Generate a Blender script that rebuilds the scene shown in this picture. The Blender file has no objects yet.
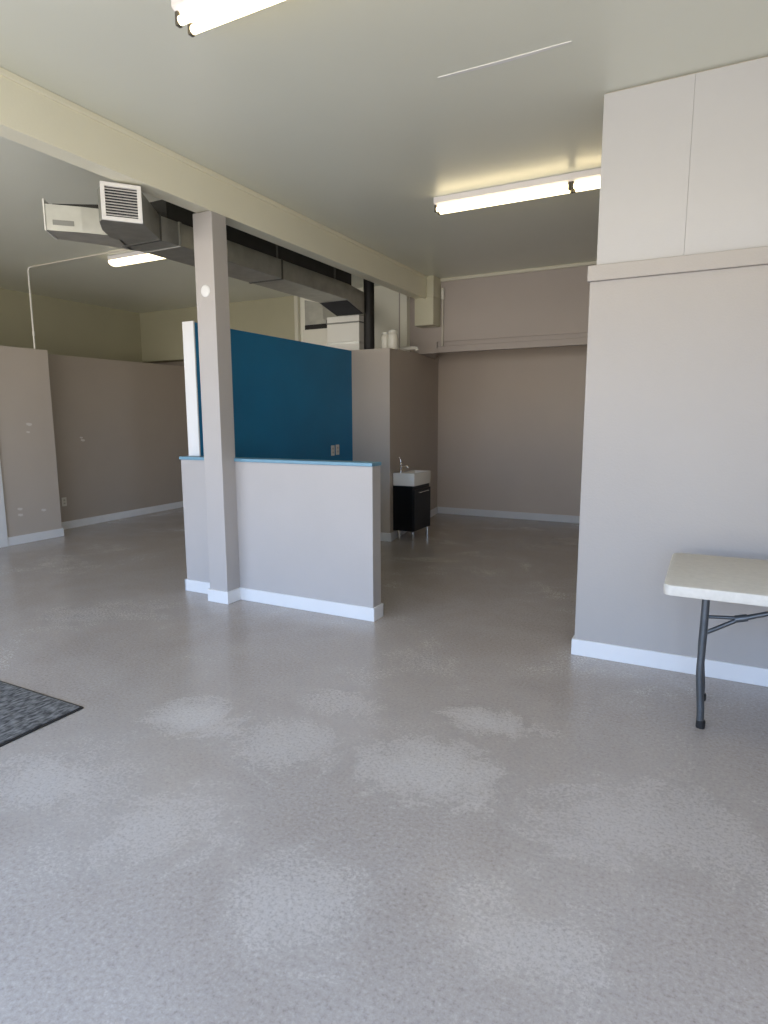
import bpy, bmesh, math, random
from mathutils import Vector, Matrix
random.seed(7)
C = bpy.context.scene.collection
S = bpy.context.scene

# ------------------------------------------------------------------ camera
F_PX, PITCH, YAW, ROLL, CAM_H = 623.13, .150147, -.48263, .00389, 1.45
cam = bpy.data.cameras.new('camera')
cam.sensor_fit = 'HORIZONTAL'; cam.sensor_width = 36.0
cam.lens = F_PX / 768.0 * 36.0
cam.clip_start = .02
co = bpy.data.objects.new('camera', cam); C.objects.link(co)
_r = Vector((math.cos(YAW), -math.sin(YAW), 0)); _f = Vector((math.sin(YAW), math.cos(YAW), 0)); _u = Vector((0, 0, 1))
fw = _f * math.cos(PITCH) - _u * math.sin(PITCH)
dn = -(_u * math.cos(PITCH) + _f * math.sin(PITCH))
rt = _r * math.cos(ROLL) + dn * math.sin(ROLL)
dn = -_r * math.sin(ROLL) + dn * math.cos(ROLL)
M = Matrix.Identity(4)
for i in range(3):
    M[i][0] = rt[i]; M[i][1] = -dn[i]; M[i][2] = -fw[i]
M[0][3], M[1][3], M[2][3] = 0, 0, CAM_H
co.matrix_world = M
S.camera = co

# ------------------------------------------------------------------ world: daylight outside the shop front
w = bpy.data.worlds.new('daylight'); S.world = w; w.use_nodes = True
nt = w.node_tree; nt.nodes.clear()
out = nt.nodes.new('ShaderNodeOutputWorld'); bg = nt.nodes.new('ShaderNodeBackground')
tc = nt.nodes.new('ShaderNodeTexCoord'); sx = nt.nodes.new('ShaderNodeSeparateXYZ'); rp = nt.nodes.new('ShaderNodeValToRGB')
mr = nt.nodes.new('ShaderNodeMapRange'); mr.inputs[1].default_value = -1; mr.inputs[2].default_value = 1
nt.links.new(tc.outputs['Generated'], sx.inputs[0]); nt.links.new(sx.outputs[2], mr.inputs[0]); nt.links.new(mr.outputs[0], rp.inputs[0])
e = rp.color_ramp.elements
e[0].position = 0.0; e[0].color = (.74, .69, .62, 1)
e[1].position = 1.0; e[1].color = (.50, .80, 1.4, 1)
for p, c in ((.485, (1.0, .93, .84, 1)), (.505, (1.45, 1.36, 1.25, 1)), (.545, (.70, .90, 1.25, 1)), (.60, (.52, .76, 1.2, 1))):
    k = e.new(p); k.color = c
SKY_STRENGTH = 4.6
bg.inputs[1].default_value = SKY_STRENGTH
nt.links.new(rp.outputs[0], bg.inputs[0]); nt.links.new(bg.outputs[0], out.inputs[0])

LAMP_STRENGTH = 6.0
# portals: guide the sky light through the shop-front opening
for (cx, wx) in ((-5.9, 5.0), (-.75, 5.0)):
    a = bpy.data.lights.new('window_portal', 'AREA'); a.shape = 'RECTANGLE'; a.size = wx; a.size_y = 2.6
    a.cycles.is_portal = True
    o = bpy.data.objects.new('window_portal', a); C.objects.link(o)
    o.location = (cx, -1.25, 1.4); o.rotation_euler = (math.radians(90), 0, 0)

vs = S.view_settings
S.display_settings.display_device = 'sRGB'
vs.view_transform = 'Standard'; vs.look = 'None'; vs.gamma = 1; vs.use_curve_mapping = False
vs.exposure = 0.08
S.cycles.use_denoising = True
S.cycles.max_bounces = 10; S.cycles.diffuse_bounces = 6; S.cycles.glossy_bounces = 4
S.cycles.caustics_reflective = False; S.cycles.caustics_refractive = False
S.cycles.sample_clamp_indirect = 6

# ------------------------------------------------------------------ materials
MAT = {}
def mat(name, col, rough=.6, metal=0, spec=.5, bump=0, bscale=60, var=0, vscale=3, emit=None, estr=0):
    m = bpy.data.materials.new(name); m.use_nodes = True
    t = m.node_tree; b = t.nodes['Principled BSDF']
    b.inputs['Base Color'].default_value = (*col, 1)
    b.inputs['Roughness'].default_value = rough; b.inputs['Metallic'].default_value = metal
    b.inputs['Specular IOR Level'].default_value = spec
    tcn = t.nodes.new('ShaderNodeTexCoord')
    if var:
        n = t.nodes.new('ShaderNodeTexNoise'); n.inputs['Scale'].default_value = vscale; n.inputs['Detail'].default_value = 5
        t.links.new(tcn.outputs['Object'], n.inputs['Vector'])
        r = t.nodes.new('ShaderNodeValToRGB')
        r.color_ramp.elements[0].position = .3; r.color_ramp.elements[1].position = .7
        r.color_ramp.elements[0].color = tuple(max(0, x * (1 - var)) for x in col) + (1,)
        r.color_ramp.elements[1].color = tuple(min(1, x * (1 + var)) for x in col) + (1,)
        t.links.new(n.outputs['Fac'], r.inputs[0]); t.links.new(r.outputs[0], b.inputs['Base Color'])
    if bump:
        n2 = t.nodes.new('ShaderNodeTexNoise'); n2.inputs['Scale'].default_value = bscale; n2.inputs['Detail'].default_value = 3
        t.links.new(tcn.outputs['Object'], n2.inputs['Vector'])
        bp = t.nodes.new('ShaderNodeBump'); bp.inputs['Strength'].default_value = bump; bp.inputs['Distance'].default_value = .01
        t.links.new(n2.outputs['Fac'], bp.inputs['Height']); t.links.new(bp.outputs[0], b.inputs['Normal'])
    if emit:
        b.inputs['Emission Color'].default_value = (*emit, 1); b.inputs['Emission Strength'].default_value = estr
    MAT[name] = m
    return m
mat('greige_paint', (.50, .44, .385), .55, bump=.12, bscale=90, var=.02, vscale=2)
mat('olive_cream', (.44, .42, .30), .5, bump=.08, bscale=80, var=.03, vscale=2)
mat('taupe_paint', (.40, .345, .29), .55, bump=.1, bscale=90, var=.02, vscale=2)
mat('tan_paint', (.60, .52, .445), .55, bump=.1, bscale=90, var=.02, vscale=2)
mat('mauve_paint', (.44, .39, .365), .55, bump=.1, bscale=90, var=.02, vscale=2)
mat('divider_paint', (.40, .378, .36), .5, bump=.1, bscale=90, var=.015, vscale=2)
mat('cream_paint', (.60, .58, .45), .5, bump=.08, bscale=80, var=.03, vscale=2)
mat('ceiling_paint', (.72, .735, .655), .32, bump=.05, bscale=20, var=.02, vscale=1.2)
mat('beam_paint', (.84, .81, .655), .42, bump=.08, bscale=60, var=.02, vscale=2)
mat('white_panel', (.485, .487, .50), .5, bump=.05, bscale=70, var=.015, vscale=3)
mat('column_paint', (.445, .42, .405), .5, bump=.08, bscale=80, var=.02)
mat('blue_paint', (.006, .17, .36), .5, bump=.1, bscale=90, var=.08, vscale=2)
mat('blue_cap', (.15, .31, .42), .4, var=.06, vscale=9)
mat('white_trim', (.76, .76, .76), .4, var=.02)
mat('cream_trim', (.66, .64, .54), .45, var=.02)
mat('bright_cream', (.84, .83, .74), .45, bump=.05, bscale=60, var=.02)
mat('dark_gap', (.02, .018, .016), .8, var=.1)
mat('groove', (.25, .235, .22), .8, var=.1)
mat('spackle', (.66, .62, .58), .7, var=.05)
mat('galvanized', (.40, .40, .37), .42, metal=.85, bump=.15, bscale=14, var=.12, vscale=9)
mat('galvanized_bright', (.62, .62, .58), .38, metal=.8, bump=.1, bscale=14, var=.08, vscale=9)
mat('duct_seam', (.10, .10, .09), .6, metal=.5, var=.1)
mat('dark_fill', (.035, .034, .03), .7, var=.2, vscale=6)
mat('duct_tape', (.60, .60, .55), .5, metal=.3, var=.06)
mat('grille_white', (.74, .73, .72), .4, var=.02)
mat('grille_dark', (.025, .025, .03), .8, var=.2)
mat('label_gray', (.24, .24, .22), .6, var=.1)
mat('fixture_white', (.72, .70, .72), .4, var=.02)
mat('lamp_cap', (.10, .09, .07), .5, metal=.3, var=.1)
mat('tube_glow', (.9, .88, .8), .4, emit=(1, .82, .48), estr=LAMP_STRENGTH)
mat('lens_glow', (.9, .88, .8), .4, emit=(1, .84, .52), estr=LAMP_STRENGTH * .55)
mat('black_pipe', (.005, .0045, .004), .6, var=.2)
mat('enamel_white', (.72, .71, .66), .35, var=.02)
mat('plastic_white', (.72, .70, .62), .4, var=.03)
mat('cabinet_black', (.003, .003, .0035), .4, spec=.3, var=.2, vscale=5)
mat('ceramic', (.76, .74, .69), .15, var=.01)
mat('chrome', (.75, .73, .70), .18, metal=1, var=.04)
mat('outlet_white', (.70, .68, .62), .4, var=.02)
mat('conduit_paint', (.60, .57, .50), .45, var=.04)
mat('conduit_white', (.72, .71, .66), .4, var=.03)
mat('table_plastic', (.60, .58, .53), .5, bump=.15, bscale=260, var=.05, vscale=40)
mat('steel_gray', (.105, .115, .125), .38, metal=.6, var=.12, vscale=20)
mat('rubber_black', (.012, .012, .013), .6, var=.2)

def floor_mat():
    m = bpy.data.materials.new('vinyl_floor'); m.use_nodes = True; t = m.node_tree; b = t.nodes['Principled BSDF']
    L = t.links.new
    tcn = t.nodes.new('ShaderNodeTexCoord')
    def noise(sc, det=4, rough=.55, dist=0):
        n = t.nodes.new('ShaderNodeTexNoise'); n.inputs['Scale'].default_value = sc; n.inputs['Detail'].default_value = det
        n.inputs['Roughness'].default_value = rough; n.inputs['Distortion'].default_value = dist
        L(tcn.outputs['Object'], n.inputs['Vector']); return n
    def ramp(src, pts):
        r = t.nodes.new('ShaderNodeValToRGB'); el = r.color_ramp.elements
        el[0].position, el[0].color = pts[0][0], (*pts[0][1], 1); el[1].position, el[1].color = pts[-1][0], (*pts[-1][1], 1)
        for p, c in pts[1:-1]:
            q = el.new(p); q.color = (*c, 1)
        L(src, r.inputs[0]); return r
    def math_(op, a, bb):
        n = t.nodes.new('ShaderNodeMath'); n.operation = op
        for i, v in enumerate((a, bb)):
            if isinstance(v, (int, float)): n.inputs[i].default_value = v
            else: L(v, n.inputs[i])
        return n.outputs[0]
    # fine chips of the sheet vinyl
    fine = ramp(noise(66, 5, .80).outputs['Fac'], [(.30, (.245, .206, .180)), (.45, (.385, .336, .302)), (.57, (.428, .377, .340)), (.74, (.56, .504, .46))])
    # wear: large matt patches
    wear = ramp(noise(1.1, 6, .62, .3).outputs['Fac'], [(.40, (0, 0, 0)), (.68, (1, 1, 1))])
    tot = None
    sep = t.nodes.new('ShaderNodeSeparateXYZ'); L(tcn.outputs['Object'], sep.inputs[0])
    warp = noise(2.3, 7, .74, .6)
    wv = math_('MULTIPLY', math_('SUBTRACT', warp.outputs['Fac'], .5), 3.6)
    for (x, y, rx, ry, a) in WORN:
        dx = math_('DIVIDE', math_('SUBTRACT', sep.outputs[0], x), rx); dy = math_('DIVIDE', math_('SUBTRACT', sep.outputs[1], y), ry)
        d = math_('SQRT', math_('ADD', math_('MULTIPLY', dx, dx), math_('MULTIPLY', dy, dy)), 0)
        d = math_('ADD', d, wv)
        mrn = t.nodes.new('ShaderNodeMapRange'); mrn.interpolation_type = 'SMOOTHSTEP'
        L(d, mrn.inputs[0]); mrn.inputs[1].default_value = 1.6; mrn.inputs[2].default_value = .05; mrn.inputs[3].default_value = 0; mrn.inputs[4].default_value = min(1, a * 1.15)
        tot = mrn.outputs[0] if tot is None else math_('MAXIMUM', tot, mrn.outputs[0])
    wtot = math_('MAXIMUM', tot, math_('MULTIPLY', wear.outputs[0], .42))
    grit = ramp(noise(70, 6, .8).outputs['Fac'], [(.36, (.12, .12, .12)), (.62, (1, 1, 1))])
    wf = math_('MULTIPLY', wtot, grit.outputs[0])
    mix = t.nodes.new('ShaderNodeMix'); mix.data_type = 'RGBA'
    L(wf, mix.inputs[0]); L(fine.outputs[0], mix.inputs[6]); mix.inputs[7].default_value = (.68, .64, .605, 1)
    # sparse dark scuffs
    sc = ramp(noise(26, 5, .8, .6).outputs['Fac'], [(.66, (1, 1, 1)), (.85, (.88, .88, .88))])
    mul = t.nodes.new('ShaderNodeMix'); mul.data_type = 'RGBA'; mul.blend_type = 'MULTIPLY'; mul.inputs[0].default_value = 1
    L(mix.outputs[2], mul.inputs[6]); L(sc.outputs[0], mul.inputs[7])
    L(mul.outputs[2], b.inputs['Base Color'])
    rr = t.nodes.new('ShaderNodeMapRange'); L(wf, rr.inputs[0]); rr.inputs[3].default_value = .22; rr.inputs[4].default_value = .46
    L(rr.outputs[0], b.inputs['Roughness'])
    b.inputs['Specular IOR Level'].default_value = .55
    bp = t.nodes.new('ShaderNodeBump'); bp.inputs['Strength'].default_value = .08; bp.inputs['Distance'].default_value = .004
    L(noise(90, 3).outputs['Fac'], bp.inputs['Height']); L(bp.outputs[0], b.inputs['Normal'])
    MAT['vinyl_floor'] = m
# worn patches seen on the floor (centre, radii, strength)
WORN = [(-2.15, 2.11, .26, .17, .85), (-1.62, 2.10, .36, .20, .6), (-.98, 2.22, .34, .24, .75), (-.87, 2.72, .28, .15, .85), (-2.22, 1.44, .40, .18, .55),
        (-1.73, 1.48, .32, .24, .5), (-1.0, 1.38, .26, .22, .5), (-.25, 2.22, .34, .30, .5), (-.36, 1.55, .30, .20, .45), (.10, 2.25, .26, .32, .45),
        (-1.58, 2.60, .30, .16, .45)]
floor_mat()

def mat_carpet():
    m = bpy.data.materials.new('carpet_mat'); m.use_nodes = True; t = m.node_tree; b = t.nodes['Principled BSDF']; L = t.links.new
    tcn = t.nodes.new('ShaderNodeTexCoord'); mp = t.nodes.new('ShaderNodeMapping'); mp.inputs['Scale'].default_value = (60, 22, 1)
    L(tcn.outputs['Object'], mp.inputs[0])
    n = t.nodes.new('ShaderNodeTexNoise'); n.inputs['Scale'].default_value = 1.0; n.inputs['Detail'].default_value = 5; L(mp.outputs[0], n.inputs['Vector'])
    r = t.nodes.new('ShaderNodeValToRGB'); el = r.color_ramp.elements
    el[0].position = .38; el[0].color = (.07, .068, .066, 1); el[1].position = .68; el[1].color = (.27, .262, .255, 1)
    L(n.outputs['Fac'], r.inputs[0]); L(r.outputs[0], b.inputs['Base Color']); b.inputs['Roughness'].default_value = .95; b.inputs['Specular IOR Level'].default_value = .1
    bp = t.nodes.new('ShaderNodeBump'); bp.inputs['Strength'].default_value = .6; bp.inputs['Distance'].default_value = .006
    L(n.outputs['Fac'], bp.inputs['Height']); L(bp.outputs[0], b.inputs['Normal'])
    MAT['carpet_mat'] = m
mat_carpet()

# ------------------------------------------------------------------ builders
def wloc(o):
    v = Vector((0, 0, 0))
    while o is not None:
        v += Vector(o.location); o = o.parent
    return v
class MB:
    """collects shapes given in world metres; build() makes ONE object"""
    def __init__(self): self.bm = bmesh.new()
    def hexa(self, lo, hi):          # two quads (4 points each, same winding), lo then hi
        vs_ = [self.bm.verts.new(p) for p in list(lo) + list(hi)]
        n = len(lo)
        self.bm.faces.new(vs_[:n][::-1]); self.bm.faces.new(vs_[n:])
        for i in range(n):
            j = (i + 1) % n
            self.bm.faces.new((vs_[i], vs_[j], vs_[n + j], vs_[n + i]))
        return self
    def box(self, x0, x1, y0, y1, z0, z1):
        return self.hexa([(x0, y0, z0), (x1, y0, z0), (x1, y1, z0), (x0, y1, z0)], [(x0, y0, z1), (x1, y0, z1), (x1, y1, z1), (x0, y1, z1)])
    def prism(self, poly, z0, z1):
        z0s = z0 if isinstance(z0, (list, tuple)) else [z0] * len(poly)
        z1s = z1 if isinstance(z1, (list, tuple)) else [z1] * len(poly)
        return self.hexa([(p[0], p[1], z) for p, z in zip(poly, z0s)], [(p[0], p[1], z) for p, z in zip(poly, z1s)])
    def loft(self, rings, cap=True):
        R_ = [[self.bm.verts.new(p) for p in r] for r in rings]
        n = len(rings[0])
        for a, b in zip(R_, R_[1:]):
            for i in range(n):
                j = (i + 1) % n
                self.bm.faces.new((a[i], a[j], b[j], b[i]))
        if cap:
            self.bm.faces.new(R_[0][::-1]); self.bm.faces.new(R_[-1])
        return self
    def tube(self, pts, r, seg=14, cap=True):
        pts = [Vector(p) for p in pts]; rings = []
        prev = None
        for i, p in enumerate(pts):
            d = (pts[min(i + 1, len(pts) - 1)] - pts[max(i - 1, 0)]).normalized()
            if prev is None:
                u = d.orthogonal().normalized()
            else:
                u = (prev - d * prev.dot(d)).normalized()
            prev = u; v = d.cross(u)
            rr = r[i] if isinstance(r, (list, tuple)) else r
            rings.append([p + (u * math.cos(2 * math.pi * k / seg) + v * math.sin(2 * math.pi * k / seg)) * rr for k in range(seg)])
        return self.loft(rings, cap)
    def lathe(self, c, prof, seg=28, axis='z'):
        rings = []
        for (r, z) in prof:
            ring = []
            for k in range(seg):
                a = 2 * math.pi * k / seg
                q = (r * math.cos(a), r * math.sin(a), z)
                if axis == 'y': q = (q[0], q[2], -q[1])
                if axis == 'x': q = (q[2], q[0], q[1])
                ring.append((c[0] + q[0], c[1] + q[1], c[2] + q[2]))
            rings.append(ring)
        return self.loft(rings, True)
    def build(self, name, m, parent=None, bevel=0, smooth=False, seg=2):
        off = wloc(parent) if parent else Vector((0, 0, 0))
        for v in self.bm.verts: v.co -= off
        bmesh.ops.recalc_face_normals(self.bm, faces=self.bm.faces[:])
        me = bpy.data.meshes.new(name)
        if smooth:
            for f in self.bm.faces: f.smooth = True
            for ed in self.bm.edges:
                if len(ed.link_faces) == 2 and ed.calc_face_angle(0) > math.radians(38): ed.smooth = False
        self.bm.to_mesh(me); self.bm.free()
        me.materials.append(MAT[m])
        o = bpy.data.objects.new(name, me); C.objects.link(o)
        if parent: o.parent = parent
        if bevel:
            b = o.modifiers.new('edge', 'BEVEL'); b.width = bevel; b.segments = seg; b.limit_method = 'ANGLE'; b.angle_limit = math.radians(40)
            b.harden_normals = False
        return o
def tag(o, label, cat, group=None, kind=None):
    o['label'] = label; o['category'] = cat
    if group: o['group'] = group
    if kind: o['kind'] = kind
    return o
def struct(name, mb, m, label, cat, bevel=0, **k):
    return tag(mb.build(name, m, None, bevel, **k), label, cat, kind='structure')
def thing(name, loc, label, cat, group=None):
    o = bpy.data.objects.new(name, None); C.objects.link(o); o.location = loc; o.empty_display_size = .1
    return tag(o, label, cat, group)

# ------------------------------------------------------------------ the setting
CEIL = 3.20
YF = -1.2            # shop front
struct('floor', MB().box(-9.0, 2.4, YF - .1, 9.2, -.12, 0), 'vinyl_floor', 'grey speckled sheet vinyl floor with pale worn patches', 'floor')
ce = struct('ceiling', MB().box(-9.0, 2.4, YF - .1, 9.2, CEIL, CEIL + .12), 'ceiling_paint', 'off-white satin painted ceiling of the shop', 'ceiling')
# streak of light along a raised ceiling joint, painted in as a pale strip
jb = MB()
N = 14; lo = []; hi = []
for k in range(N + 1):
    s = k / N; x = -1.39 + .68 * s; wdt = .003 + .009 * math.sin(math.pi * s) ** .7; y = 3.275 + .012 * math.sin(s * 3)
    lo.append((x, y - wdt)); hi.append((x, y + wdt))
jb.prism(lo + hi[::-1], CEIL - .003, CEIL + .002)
jb.build('ceiling_light_streak', 'white_trim', ce)['label'] = 'light streak along a ceiling joint, put in as a pale strip'

# shop front behind the camera: piers, sill, header, slim mullions; open to the daylight
fr = MB()
fr.box(-9.0, -8.4, YF - .1, YF, 0, CEIL); fr.box(1.75, 2.4, YF - .1, YF, 0, CEIL)
fr.box(-8.4, 1.75, YF - .1, YF, 2.75, CEIL); fr.box(-8.4, 1.75, YF - .1, YF, 0, .12)
wf = struct('wall_front', fr, 'cream_paint', 'cream shop front wall around the big display windows', 'wall')
mu = MB()
for k in range(1, 6): mu.box(-8.4 + k * 10.15 / 6 - .025, -8.4 + k * 10.15 / 6 + .025, YF - .08, YF - .02, .12, 2.75)
mu.build('mullions', 'steel_gray', wf)

# outer shell
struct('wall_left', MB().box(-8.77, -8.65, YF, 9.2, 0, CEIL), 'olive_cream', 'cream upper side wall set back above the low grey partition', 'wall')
struct('wall_right', MB().box(2.2, 2.32, YF, 9.2, 0, CEIL), 'greige_paint', 'grey side wall beyond the folding table', 'wall')
# rear: an upper wall that hangs in front of a deeper recess
struct('wall_back', MB().box(-3.25, 2.2, 7.70, 7.82, 2.42, CEIL).box(-3.25, 2.2, 7.82, 8.88, 2.46, 2.54).box(-3.83, -3.25, 7.82, 8.88, 2.46, 2.54).box(-3.25, 2.2, 7.722, 7.80, 2.365, 2.43).box(-3.25, 2.2, 7.712, 7.80, 2.285, 2.362), 'mauve_paint',
       'grey upper rear wall above the deep recess', 'wall')
struct('wall_recess', MB().box(-3.75, 2.2, 8.76, 8.88, 0, 2.46), 'tan_paint', 'grey rear wall of the recess with white baseboard', 'wall')
struct('wall_back_left', MB().box(-8.65, -5.43, 7.70, 7.82, 2.40, CEIL).box(-8.65, -5.43, 7.82, 8.05, 2.40, 2.48), 'olive_cream',
       'cream upper rear wall under the ceiling in the side room', 'wall')
struct('wall_back_middle', MB().box(-5.40, -3.80, 7.70, 7.82, 0, CEIL), 'bright_cream', 'off-white rear wall behind the furnace', 'wall')
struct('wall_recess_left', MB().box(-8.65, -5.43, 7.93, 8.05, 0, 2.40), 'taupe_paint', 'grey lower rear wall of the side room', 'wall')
struct('trim_1', MB().box(-5.45, -5.385, 7.64, 7.70, 0, CEIL), 'cream_trim', 'cream vertical corner strip beside the furnace', 'trim', .004)
struct('wall_back_corner', MB().prism([(-3.80, 7.70), (-3.25, 7.70), (-3.72, 8.76), (-3.80, 8.76)], 2.28, CEIL), 'mauve_paint', 'narrow grey wall below the boxed chase', 'wall')
# left partition (about 2.27 m high) with its recess further back
struct('wall_partition', MB().prism([(-8.65, YF), (-7.13, YF), (-7.13, 4.93), (-8.65, 4.93)], 0, 2.265), 'greige_paint',
       'tall grey partition block with white spackle spots', 'wall')
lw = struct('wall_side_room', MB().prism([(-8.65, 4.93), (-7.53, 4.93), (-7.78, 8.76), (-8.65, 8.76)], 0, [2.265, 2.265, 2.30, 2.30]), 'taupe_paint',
       'grey low wall running back through the side room', 'wall')
def patch(x, y, z, r, par, nx=1):
    mb = MB(); n = 12
    ring = [(y + r * (1 + .3 * math.sin(3 * k)) * math.cos(2 * math.pi * k / n), z + r * .55 * (1 + .25 * math.cos(5 * k)) * math.sin(2 * math.pi * k / n)) for k in range(n)]
    mb.loft([[(x - .002, a, b) for a, b in ring], [(x + .0015, a, b) for a, b in ring]])
    mb.build('spackle_spot', 'spackle', par)['label'] = 'pale spackle spot'
wp = bpy.data.objects['wall_partition']
for (y, z, r) in ((4.62, 1.39, .035), (4.60, 1.30, .022), (4.42, .41, .03), (4.42, .34, .03), (4.71, .36, .03)): patch(-7.13, y, z, r, wp)
patch(-7.565, 5.64, 1.165, .03, lw); patch(-7.565, 5.62, 1.20, .022, lw)

# teal partition behind the half wall, its free end painted white
wb = struct('wall_blue', MB().box(-3.915, -3.80, 3.935, 6.45, 0, 2.225), 'blue_paint', 'dark teal blue partition behind the half wall', 'wall')
MB().box(-3.920, -3.797, 3.920, 3.936, 0, 2.235).build('end_board', 'white_trim', wb, .003)['label'] = 'white painted free end of the teal partition'
MB().box(-3.922, -3.914, 3.936, 6.45, 0, 2.225).build('back_face', 'cream_paint', wb)
# block behind the basin; its side wall runs to the rear recess
struct('wall_closet', MB().prism([(-3.92, 6.45), (-3.30, 6.45), (-3.67, 8.76), (-3.92, 8.76)], 0, [2.23, 2.23, 2.335, 2.335]), 'greige_paint',
       'grey block wall carrying two white bottles behind the wash basin', 'wall')
# half wall with blue cap
wh = struct('wall_half', MB().box(-3.885, -2.078, 3.794, 3.915, 0, 1.115), 'column_paint', 'pale grey half wall in the middle of the shop', 'wall', .004)
MB().box(-3.893, -2.073, 3.783, 3.924, 1.115, 1.140).build('cap', 'blue_cap', wh, .004)['label'] = 'light blue cap board on the half wall'
# dividing wall at the camera's right: greige below, ledge, white boards above
wd = struct('wall_divider', MB().box(-.672, 2.2, 3.805, 3.96, 0, 2.205), 'divider_paint', 'pale grey dividing wall behind the folding table', 'wall', .003)
struct('trim_2', MB().box(-.684, 2.2, 3.785, 3.99, 2.205, 2.29), 'divider_paint', 'grey ledge board between the lower wall and the white boards', 'trim', .004)
up = MB().box(-.646, -.1985, 3.84, 3.865, 2.29, 3.19).box(-.198, 2.2, 3.84, 3.865, 2.29, 3.19)
wu = struct('wall_divider_upper', up, 'white_panel', 'white upper boards above the grey ledge', 'wall', .002)
MB().box(-.642, 2.2, 3.86, 3.95, 2.29, CEIL).build('backing', 'greige_paint', wu)
# beam and column
bm_ = MB().box(-3.465, -3.318, YF, 7.70, 2.94, CEIL)
be = struct('beam', bm_, 'beam_paint', 'cream boxed beam running from shop front to rear wall', 'beam', .003)
MB().box(-3.318, -3.30, YF, 7.70, 2.928, CEIL).build('face_board', 'beam_paint', be, .003)
MB().box(-3.305, -3.285, YF, 7.70, 3.165, CEIL).build('top_molding', 'beam_paint', be, .006)
cl = struct('column', MB().box(-3.488, -3.305, 3.645, 3.80, 0, 2.935), 'column_paint', 'square pale grey column standing against the half wall', 'column', .004)

# baseboards (0.1 m high)
BH = .10; BT = .014
def bboard(name, mb, label, m='white_trim'):
    return struct(name, mb, m, label, 'baseboard', .003)
bboard('baseboard_half', MB().box(-3.895, -3.502, 3.78, 3.795, 0, BH).box(-3.305, -2.064, 3.78, 3.795, 0, BH).box(-2.079, -2.064, 3.795, 3.927, 0, BH)
       .box(-3.899, -3.884, 3.78, 3.93, 0, BH).box(-3.884, -2.064, 3.914, 3.929, 0, BH), 'white baseboard around the foot of the half wall')
bboard('baseboard_column', MB().box(-3.502, -3.291, 3.631, 3.646, 0, BH).box(-3.306, -3.291, 3.646, 3.78, 0, BH).box(-3.502, -3.487, 3.646, 3.78, 0, BH), 'white baseboard around the foot of the column')
bboard('baseboard_divider', MB().box(-.686, 2.2, 3.791, 3.806, 0, BH).box(-.686, -.671, 3.806, 3.975, 0, BH).box(-.671, 2.2, 3.959, 3.974, 0, BH), 'white baseboard under the wall behind the folding table')
bboard('baseboard_recess', MB().box(-3.665, 2.2, 8.746, 8.761, 0, BH), 'white baseboard along the rear recess')
bboard('baseboard_partition', MB().box(-7.131, -7.116, YF, 4.945, 0, BH).box(-7.53, -7.131, 4.929, 4.945, 0, BH), 'white baseboard at the foot of the tall partition block')
bboard('baseboard_side_room', MB().prism([(-7.531, 4.945), (-7.515, 4.945), (-7.764, 8.75), (-7.78, 8.75)], 0, BH), 'white baseboard along the low wall of the side room')
bboard('baseboard_closet', MB().box(-3.80, -3.285, 6.435, 6.451, 0, BH).prism([(-3.30, 6.45), (-3.284, 6.45), (-3.654, 8.75), (-3.67, 8.75)], 0, BH), 'white baseboard at the block wall behind the wash basin')
bboard('baseboard_right', MB().box(2.185, 2.2, YF, 8.7, 0, BH), 'white baseboard of the side wall beyond the table')
struct('trim_3', MB().box(-7.131, -7.108, 4.08, 4.235, 0, 2.08), 'white_trim', 'white door casing at the tall partition block', 'trim', .003)
struct('trim_4', MB().box(-3.20, 2.2, 7.672, 7.701, 3.16, CEIL), 'cream_trim', 'cream strip where the rear wall meets the ceiling', 'trim', .008)
struct('trim_5', MB().box(-3.735, -3.635, 7.60, 7.70, 2.25, CEIL), 'bright_cream', 'cream post behind the two white bottles', 'trim', .004)
# boxed chase at the end of the beam
struct('trim_6', MB().box(-3.46, -3.20, 7.46, 7.70, 2.605, 2.945).box(-3.297, -3.20, 7.46, 7.70, 2.945, CEIL), 'cream_paint', 'cream boxed chase at the rear end of the beam', 'trim', .005)

# ------------------------------------------------------------------ folding table
TX0, TX1, TY0, TY1, TZ = -.146, 1.67, 2.87, 3.605, .735
t = thing('folding_table', ((TX0 + TX1) / 2, (TY0 + TY1) / 2, 0), 'beige plastic folding table with grey steel legs against the dividing wall', 'table')
def rrect(x0, x1, y0, y1, r, n=6):
    p = []
    for cx, cy, a0 in ((x1 - r, y1 - r, 0), (x0 + r, y1 - r, 90), (x0 + r, y0 + r, 180), (x1 - r, y0 + r, 270)):
        for k in range(n + 1):
            a = math.radians(a0 + 90 * k / n); p.append((cx + r * math.cos(a), cy + r * math.sin(a)))
    return p
rings = []
for ins, z in ((.008, TZ - .048), (.0015, TZ - .046), (0, TZ - .008), (.0025, TZ - .0025), (.009, TZ), ):
    rings.append([(x, y, z) for x, y in rrect(TX0 + ins, TX1 - ins, TY0 + ins, TY1 - ins, .04 - ins)])
MB().loft(rings).build('tabletop', 'table_plastic', t, smooth=True)
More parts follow.
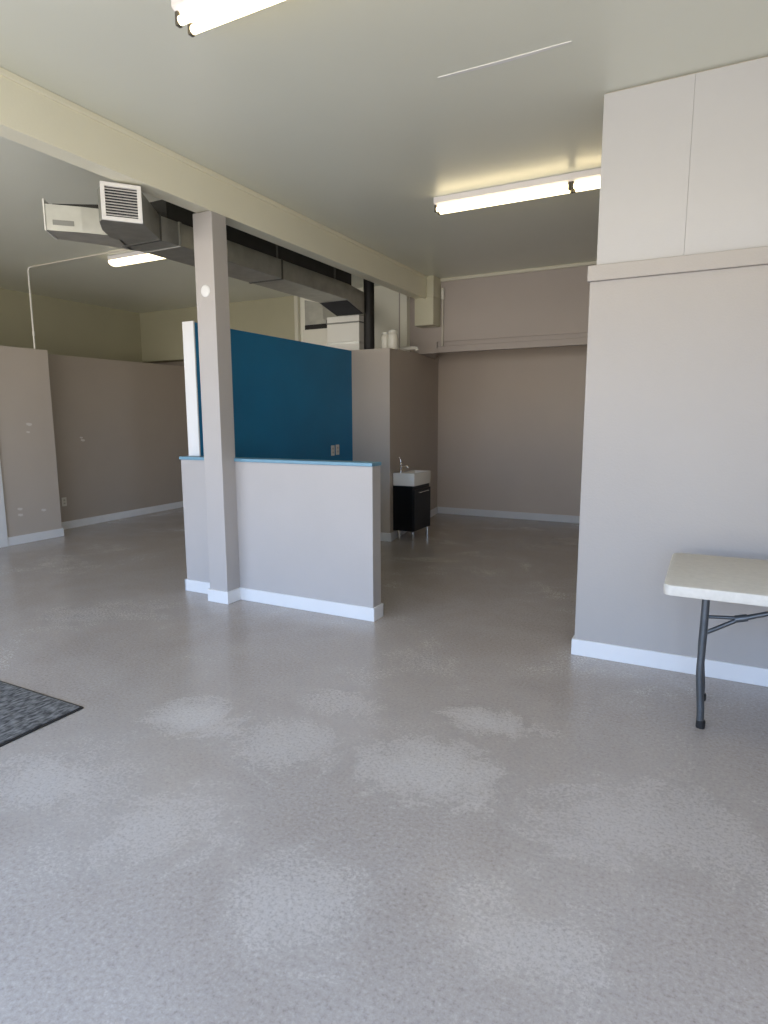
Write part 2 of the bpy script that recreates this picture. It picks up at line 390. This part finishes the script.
for sgn, ex in ((1, .04), (-1, TX1 + TX0 - .04)):
    for y in (3.13, 3.46):
        pts = [(ex - sgn * .016, y, TZ - .045), (ex - sgn * .016, y, .50), (ex - sgn * .018, y, .36), (ex - sgn * .020, y, .27), (ex - sgn * .012, y, .17), (ex - sgn * .004, y, .08), (ex - sgn * .003, y, .0)]
        # smooth path
        P = []
        for k in range(len(pts) - 1):
            a = Vector(pts[k]); b = Vector(pts[k + 1])
            for s in (0, .33, .66): P.append(a.lerp(b, s))
        P.append(Vector(pts[-1])); Q = [P[0]] + [(P[i - 1] + P[i] * 2 + P[i + 1]) / 4 for i in range(1, len(P) - 1)] + [P[-1]]
        lg = MB().tube(Q, .0165).build('leg', 'steel_gray', t, smooth=True)
        MB().lathe((ex, y, 0), [(.019, 0), (.020, .004), (.020, .034), (.017, .037)]).build('leg_cap', 'rubber_black', lg, smooth=True)['label'] = 'black rubber foot cap'
    for z in (.405, .492):
        xx = ex - sgn * .0165
        MB().tube([(xx, 3.13, z), (xx, 3.46, z)], .011).build('crossbar', 'steel_gray', t, smooth=True)
    ym = 3.295
    jx, jz = ex + sgn * .125, .515
    br = MB().tube([(ex - sgn * .016, ym, .492), (jx, ym, jz - .010)], .0085).tube([(ex - sgn * .017, ym, .405), (jx, ym, jz - .018)], .0105)
    br.tube([(jx + sgn * .01, ym, jz - .012), (ex + sgn * .62, ym, TZ - .048)], .012)
    b_ = br.build('brace', 'steel_gray', t, smooth=True)
    MB().tube([(jx - sgn * .012, ym, jz - .017), (jx + sgn * .038, ym, jz - .002)], .0175).build('lock_ring', 'steel_gray', b_, smooth=True)

# ------------------------------------------------------------------ wash basin on black cabinet
VX0, VX1, VY0, VY1 = -3.313, -3.03, 6.545, 7.03
v = thing('wash_basin_cabinet', ((VX0 + VX1) / 2, (VY0 + VY1) / 2, 0), 'narrow black wash basin cabinet with white ceramic basin on short legs', 'cabinet')
MB().box(VX0 + .004, VX1 - .02, VY0 + .004, VY1 - .004, .12, .652).build('body', 'cabinet_black', v, .003)
dr = MB().box(VX1 - .018, VX1 - .001, VY0 + .006, VY1 - .006, .125, .612).build('door', 'cabinet_black', v, .003)
MB().tube([(VX1 - .002, VY0 + .12, .578), (VX1 + .022, VY0 + .12, .578), (VX1 + .022, VY1 - .12, .578), (VX1 - .002, VY1 - .12, .578)], .0055, 10).build('handle', 'chrome', dr, smooth=True)['label'] = 'slim chrome bar handle'
for (x, y) in ((VX1 - .035, VY0 + .03), (VX1 - .035, VY1 - .03), (VX0 + .07, VY0 + .03), (VX0 + .07, VY1 - .03)):
    MB().box(x - .013, x + .013, y - .013, y + .013, 0, .122).build('leg', 'chrome', v, .003)
# basin: outer block with a hollow bowl
ob = rrect(VX0, VX1, VY0, VY1, .012, 3)
ib = [(VX0 + .075 + (x - VX0) * (VX1 - VX0 - .09) / (VX1 - VX0), VY0 + .018 + (y - VY0) * (VY1 - VY0 - .036) / (VY1 - VY0)) for x, y in ob]
cxm = sum(p[0] for p in ib) / len(ib); cym = sum(p[1] for p in ib) / len(ib)
def sc(pl, s): return [(cxm + (x - cxm) * s, cym + (y - cym) * s) for x, y in pl]
rg = [[(x, y, .660) for x, y in ob], [(x, y, .800) for x, y in ob], [(x * .985 + cxm * .015, y * .985 + cym * .015, .806) for x, y in ob],
      [(x, y, .806) for x, y in ib], [(x, y, .800) for x, y in sc(ib, .97)], [(x, y, .74) for x, y in sc(ib, .9)], [(x, y, .715) for x, y in sc(ib, .6)]]
bs = MB().loft(rg).build('basin', 'ceramic', v, smooth=True); bs['label'] = 'white rectangular ceramic basin'
MB().lathe((cxm, cym, .714), [(.018, 0), (.018, .004), (.012, .006)]).build('drain', 'chrome', bs, smooth=True)
fx, fy = VX0 + .04, (VY0 + VY1) / 2 - .10
fc = MB().lathe((fx, fy, .806), [(.024, 0), (.024, .008), (.017, .014), (.016, .085), (.018, .09), (.018, .10), (.012, .108)])
fc.tube([(fx, fy, .875), (fx + .045, fy, .885), (fx + .085, fy, .875), (fx + .095, fy, .86)], [.012, .0115, .0105, .010])
fo = fc.build('faucet', 'chrome', v, smooth=True)
MB().tube([(fx, fy, .925), (fx - .004, fy, .955), (fx - .02, fy - .01, .985)], [.009, .007, .0055], 10).build('lever', 'chrome', fo, smooth=True)

# ------------------------------------------------------------------ fluorescent lamps
def lamp(name, x0, x1, y, label, n=2, group='fluorescent ceiling lamps', wide=.13):
    r = thing(name, ((x0 + x1) / 2, y, CEIL), label, 'ceiling lamp', group)
    hw = wide / 2
    prof = [(-hw, CEIL), (-hw, CEIL - .042), (-hw * .55, CEIL - .062), (hw * .55, CEIL - .062), (hw, CEIL - .042), (hw, CEIL)]
    MB().loft([[(x0, y + a, z) for a, z in prof], [(x1, y + a, z) for a, z in prof]]).build('housing', 'fixture_white', r, .002)
    L = (x1 - x0) / n
    for k in range(n):
        a = x0 + k * L
        for dy in (-.036, .036):
            tb = MB().tube([(a + .020, y + dy, CEIL - .086), (a + L - .020, y + dy, CEIL - .086)], .0175, 16).build('tube', 'tube_glow', r, smooth=True)
            for xe in (a + .011, a + L - .011):
                MB().box(xe - .010, xe + .010, y + dy - .014, y + dy + .014, CEIL - .106, CEIL - .05).build('socket', 'lamp_cap', tb, .004)
    return r
def wrap_lamp(name, x0, x1, y, label, wide=.15):
    r = thing(name, ((x0 + x1) / 2, y, CEIL), label, 'ceiling lamp', 'fluorescent ceiling lamps')
    hw = wide / 2
    MB().box(x0 + .01, x1 - .01, y - hw, y + hw, CEIL - .045, CEIL).build('housing', 'fixture_white', r, .004)
    rings = []
    for s_, x in ((.55, x0 - .004), (.85, x0 + .002), (1, x0 + .016), (1, x1 - .016), (.85, x1 - .002), (.55, x1 + .004)):
        pr_ = [(hw * .98 * s_ * math.cos(math.pi * k / 10), CEIL - .046 - .048 * s_ * math.sin(math.pi * k / 10) ** .7) for k in range(11)]
        rings.append([(x, y + a, z) for a, z in pr_])
    MB().loft(rings).build('lens', 'lens_glow', r, smooth=True)
lamp('fluorescent_lamp', -2.13, .31, 2.225, 'bare twin-tube fluorescent lamp near the shop front, cut off by the photo edge')
lamp('fluorescent_lamp', -2.115, .045, 4.98, 'long bare-tube fluorescent lamp on the ceiling before the rear recess')
wrap_lamp('fluorescent_lamp', -5.97, -4.78, 4.99, 'fluorescent lamp with rounded lens in the side room, partly behind the duct')

# ------------------------------------------------------------------ duct work
DX0, DX1, DZ0, DZ1 = -4.03, -3.65, 2.735, 2.905
d = thing('air_duct', ((DX0 + DX1) / 2, 4.8, DZ0), 'grey sheet metal air duct hung beside the beam, with white grille', 'duct')
MB().box(DX0, DX1, 3.66, 6.12, DZ0, DZ1).prism([(-3.86, 3.25), (-3.65, 3.46), (-3.65, 3.66), (-4.03, 3.66), (-4.07, 3.56)], DZ0, DZ1).build('trunk', 'galvanized', d, .004)
MB().prism([(-4.26, 3.10), (-4.215, 3.04), (-3.98, 3.22), (-3.70, 3.60), (-4.0, 3.60), (-4.16, 3.30)], DZ1, [2.945, 2.945, 2.955, 2.965, 2.965, 2.945]).prism([(-3.70, 3.60), (-3.70, 6.3), (-4.0, 6.3), (-4.0, 3.60)], DZ1, 3.06).build('upper_dark_box', 'dark_fill', d, .004)['label'] = 'dark box filling the gap above the bright duct'  # added dark box that fills the dark band between trunk and beam
for y in (3.48, 3.68, 4.94):
    MB().box(DX0 - .006, DX1 + .006, y - .012, y + .012, DZ0 - .006, DZ1 + .004).build('joint_flange', 'duct_seam' if y != 3.68 else 'galvanized', d, .002)
# drop at the rear end, with a sloped underside
MB().hexa([(DX0, 6.12, DZ0), (DX1, 6.12, DZ0), (DX1, 6.50, 2.64), (DX0, 6.50, 2.64)], [(DX0, 6.12, DZ1), (DX1, 6.12, DZ1), (DX1, 6.50, DZ1 - .03), (DX0, 6.50, DZ1 - .03)]).build('rear_elbow', 'galvanized', d, .003)
MB().hexa([(DX0 + .012, 6.135, DZ0 - .008), (DX1 - .012, 6.135, DZ0 - .008), (DX1 - .012, 6.49, 2.637), (DX0 + .012, 6.49, 2.637)], [(DX0 + .012, 6.135, DZ0 + .01), (DX1 - .012, 6.135, DZ0 + .01), (DX1 - .012, 6.49, 2.65), (DX0 + .012, 6.49, 2.65)]).build('shaded_outlet', 'grille_dark', d)['label'] = 'dark panel for the shaded inside of the sloped duct outlet'  # dark panel stands in for the unlit interior of the open outlet
# branch that carries the white grille (faces the camera's right) : curved sweep
gl = Vector((-3.518, 2.890, 0)); gr = Vector((-3.375, 3.065, 0))
bz = [(0, 2.712, 2.912), (.25, 2.715, 2.91), (.5, 2.722, 2.908), (.75, 2.731, 2.906), (1, 2.7355, 2.904)]
A0, A1 = Vector((-3.93, 3.34, 0)), Vector((-3.65, 3.48, 0))
rg = []
for s, z0, z1 in bz:
    e_ = s * s * (3 - 2 * s)
    l = gl.lerp(A0, e_) + Vector((-.05, -.03, 0)) * math.sin(math.pi * s); r_ = gr.lerp(A1, e_)
    rg.append([(l.x, l.y, z0), (r_.x, r_.y, z0), (r_.x, r_.y, z1), (l.x, l.y, z1)])
MB().loft(rg).build('grille_branch', 'galvanized', d)
# branch that runs to the other side, closed by a flange; pale label on its flank
rg = [[(-4.15, 2.932, 2.735), (-4.288, 3.108, 2.735), (-4.288, 3.108, 2.905), (-4.15, 2.932, 2.905)],
      [(-3.985, 3.095, 2.735), (-4.14, 3.36, 2.735), (-4.14, 3.36, 2.905), (-3.985, 3.095, 2.905)],
      [(-3.85, 3.26, 2.735), (-4.06, 3.60, 2.735), (-4.06, 3.60, 2.905), (-3.85, 3.26, 2.905)]]
br = MB().loft(rg).build('side_branch', 'galvanized_bright', d)
p0, p1 = Vector((-4.15, 2.932, 0)), Vector((-4.288, 3.108, 0)); dd = (p1 - p0).normalized(); nn = Vector((dd.y, -dd.x, 0))
q = [p0 - dd * .01 - nn * .005, p1 + dd * .01 - nn * .005, p1 + dd * .01 + nn * .005, p0 - dd * .01 + nn * .005]
MB().prism([(a.x, a.y) for a in q], 2.728, 2.935).build('end_flange', 'enamel_white', br, .002)
u0 = Vector((-4.15, 2.932, 0)); u1 = Vector((-3.985, 3.095, 0)); du = (u1 - u0); nu = Vector((du.y, -du.x, 0)).normalized()
a, b = u0 + du * .20, u0 + du * .78
MB().prism([(p.x, p.y) for p in (a - nu * .003, b - nu * .003, b + nu * .003, a + nu * .003)], 2.772, 2.805).build('strip', 'label_gray', br)['label'] = 'grey strip on the flank of the duct'
# white grille
gd = (gr - gl).normalized(); gn = Vector((gd.y, -gd.x, 0))
gc = (gl + gr) / 2
def gbox(s0, s1, z0, z1, n0, n1):
    pts = [gc + gd * s0 + gn * n0, gc + gd * s1 + gn * n0, gc + gd * s1 + gn * n1, gc + gd * s0 + gn * n1]
    return [(p.x, p.y) for p in pts], z0, z1
GW = .121; g0, g1 = 2.698, 2.925
fm = MB()
for args in ((-GW, GW, g0, g0 + .024, 0, .022), (-GW, GW, g1 - .024, g1, 0, .022), (-GW, -GW + .026, g0 + .024, g1 - .024, 0, .022), (GW - .026, GW, g0 + .024, g1 - .024, 0, .022)):
    fm.prism(*gbox(*args))
gr_ = fm.build('grille', 'grille_white', d, .002); gr_['label'] = 'white louvred air grille'
MB().prism(*gbox(-GW + .02, GW - .02, g0 + .02, g1 - .02, -.004, .002)).build('grille_core', 'grille_dark', gr_)
nl = 10; span = (g1 - g0 - .056)
for k in range(nl):
    z = g0 + .028 + span * (k + .5) / nl
    pl = []
    lv = MB()
    A_ = gc - gd * (GW - .024); B_ = gc + gd * (GW - .024)
    lv.loft([[tuple(A_ + gn * .004 + Vector((0, 0, z + .006))), tuple(A_ + gn * .020 + Vector((0, 0, z - .004))), tuple(A_ + gn * .020 + Vector((0, 0, z - .0065))), tuple(A_ + gn * .004 + Vector((0, 0, z + .0035)))],
             [tuple(B_ + gn * .004 + Vector((0, 0, z + .006))), tuple(B_ + gn * .020 + Vector((0, 0, z - .004))), tuple(B_ + gn * .020 + Vector((0, 0, z - .0065))), tuple(B_ + gn * .004 + Vector((0, 0, z + .0035)))]])
    lv.build('louvre', 'grille_white', gr_)
for y in (3.9, 4.9, 5.9):
    for x in (DX0 + .02, DX1 - .02):
        MB().box(x - .012, x + .012, y - .002, y + .002, DZ1 - .01, CEIL).build('hanger_strap', 'duct_seam', d)

# ------------------------------------------------------------------ furnace behind the teal partition
MB().box(-4.19, -3.735, 6.52, 6.86, 2.238, 2.315).build('plenum_base', 'enamel_white', d, .003)
MB().box(-4.185, -3.74, 6.53, 6.85, 2.34, 2.555).build('plenum', 'enamel_white', d, .006)['label'] = 'white sheet metal plenum under the rear end of the duct'
MB().box(-4.187, -3.738, 6.525, 6.855, 2.315, 2.34).build('seam_band', 'galvanized_bright', d)
MB().box(-4.187, -3.738, 6.525, 6.855, 2.555, 2.57).build('collar', 'label_gray', d)
MB().box(-4.185, -3.74, 6.53, 6.85, 2.57, 2.64).build('boot', 'enamel_white', d, .004)
f = thing('furnace', (-4.5, 7.0, 0), 'white furnace cabinet with grey metal return box, behind the teal partition', 'furnace')
MB().box(-4.48, -3.95, 6.88, 7.035, 0, 2.236).build('cabinet', 'enamel_white', f, .003)
rd = MB().hexa([(-4.86, 7.05, 2.66), (-4.53, 7.05, 2.66), (-4.53, 7.45, 2.66), (-4.86, 7.45, 2.66)], [(-4.86, 7.05, 2.98), (-4.53, 7.05, 2.90), (-4.53, 7.45, 2.90), (-4.86, 7.45, 2.98)]).build('return_duct', 'galvanized', f, .004)
rd['label'] = 'grey metal return duct beside the furnace'
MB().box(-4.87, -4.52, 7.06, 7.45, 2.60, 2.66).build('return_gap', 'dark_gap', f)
MB().box(-4.89, -4.50, 7.04, 7.50, 0, 2.60).build('return_cabinet', 'plastic_white', f, .005)
MB().hexa([(-4.53, 6.98, 2.70), (-4.20, 6.88, 2.62), (-4.20, 7.04, 2.62), (-4.53, 7.35, 2.70)], [(-4.53, 6.98, 2.94), (-4.20, 6.88, 2.84), (-4.20, 7.04, 2.84), (-4.53, 7.35, 2.94)]).build('transition', 'galvanized_bright', f, .004)
fp = MB().tube([(-3.645, 6.60, 2.236), (-3.645, 6.60, CEIL)], .062, 24)
tag(fp.build('vent_pipe', 'black_pipe', None, smooth=True), 'black vent pipe rising from the block wall to the ceiling', 'pipe')

# ------------------------------------------------------------------ small things
def bottle(x, y, z, r, h, label):
    o = thing('bottle', (x, y, z), label, 'bottle', 'white bottles on the block wall')
    MB().lathe((x, y, z), [(r * .9, 0), (r, .008), (r, h * .68), (r * .93, h * .76), (r * .70, h * .84), (r * .66, h * .88)]).build('body', 'plastic_white', o, smooth=True)
    MB().lathe((x, y, z), [(r * .78, h * .87), (r * .80, h * .88), (r * .80, h * .97), (r * .74, h)]).build('cap', 'conduit_white', o, smooth=True)
bottle(-3.46, 6.66, 2.232, .052, .205, 'slimmer white plastic bottle on the block wall, next to the black pipe')
bottle(-3.345, 6.62, 2.232, .062, .215, 'wider white plastic bottle on the corner of the block wall')
pf = MB().tube([(-3.46, 7.05, 2.285), (-3.27, 7.05, 2.285), (-3.242, 7.05, 2.278), (-3.232, 7.05, 2.250)], .021)
tag(pf.build('pipe_elbow', 'ceramic', None, smooth=True), 'small white pipe elbow on the top edge of the block wall', 'pipe')

def plate(name, c, axis, label, cat, m='outlet_white', wd_=.07, ht=.115, grp=None, slots=True):
    o = thing(name, c, label, cat, grp)
    x, y, z = c
    MB().box(x, x + .006, y - wd_ / 2, y + wd_ / 2, z - ht / 2, z + ht / 2).build('plate', m, o, .002)
    if slots:
        for dz in (-.021, .021):
            s = MB().box(x + .005, x + .0085, y - .016, y + .016, z + dz - .014, z + dz + .014).build('socket', 'conduit_paint', o, .002)
            MB().box(x + .008, x + .009, y - .008, y - .005, z + dz - .005, z + dz + .006).box(x + .008, x + .009, y + .005, y + .008, z + dz - .005, z + dz + .006).build('slots', 'dark_gap', s)
plate('outlet', (-3.80, 6.005, 1.085), 'x', 'white outlet plate on the teal partition, the one nearer the column', 'outlet', grp='outlet plates on the teal wall')
plate('outlet', (-3.80, 6.105, 1.09), 'x', 'white outlet plate on the teal partition, the one nearer the wash basin', 'outlet', grp='outlet plates on the teal wall')
plate('outlet', (-7.555, 5.285, .365), 'x', 'white outlet low on the grey wall of the side room', 'outlet')
tag(MB().lathe((-3.392, 3.645, 2.382), [(.043, 0), (.043, -.004), (.036, -.010), (.02, -.0115)], 28, 'y').build('cover_plate', 'white_trim', None, smooth=True),
    'round white cover plate high on the column', 'cover plate')

# conduit on the rear wall
c1 = thing('conduit', (-3.165, 7.69, 2.43), 'pale conduit pipe upright on the grey rear wall beside the boxed chase', 'pipe')
MB().tube([(-3.165, 7.682, 2.36), (-3.165, 7.682, 2.96)], .013).build('pipe', 'conduit_paint', c1, smooth=True)
MB().tube([(-3.165, 7.676, 2.94), (-3.165, 7.676, 2.95), (-3.165, 7.676, 3.07), (-3.165, 7.676, 3.08)], [.015, .023, .023, .015]).build('connector', 'conduit_white', c1, smooth=True)
# thin conduit in the side room: along the ceiling, then down to the partition
c2 = thing('conduit', (-7.155, 4.79, 2.265), 'thin white conduit dropping from the ceiling to the tall partition block', 'pipe')
zc = CEIL - .012
MB().tube([(-4.9, 4.79, zc), (-7.10, 4.79, zc)], .009, 10).build('ceiling_run', 'conduit_paint', c2, smooth=True)
MB().tube([(-7.10, 4.79, zc), (-7.14, 4.79, zc - .006), (-7.155, 4.79, zc - .04), (-7.155, 4.79, 2.262)], .010, 10).build('drop', 'conduit_white', c2, smooth=True)
MB().tube([(-7.155, 4.79, 2.42), (-7.155, 4.79, 2.47)], .015, 10).build('coupling', 'conduit_white', c2, smooth=True)

# door mat
dm = thing('door_mat', (-3.4, 1.45, 0), 'dark grey ribbed door mat lying on the vinyl floor', 'door mat')
MB().box(-4.10, -2.745, .98, 1.915, .002, .013).build('pile', 'carpet_mat', dm, .003)
MB().prism(rrect(-4.115, -2.729, .965, 1.930, .01, 3), 0, .006).build('edging', 'rubber_black', dm, .002)['label'] = 'thin black rubber edge'
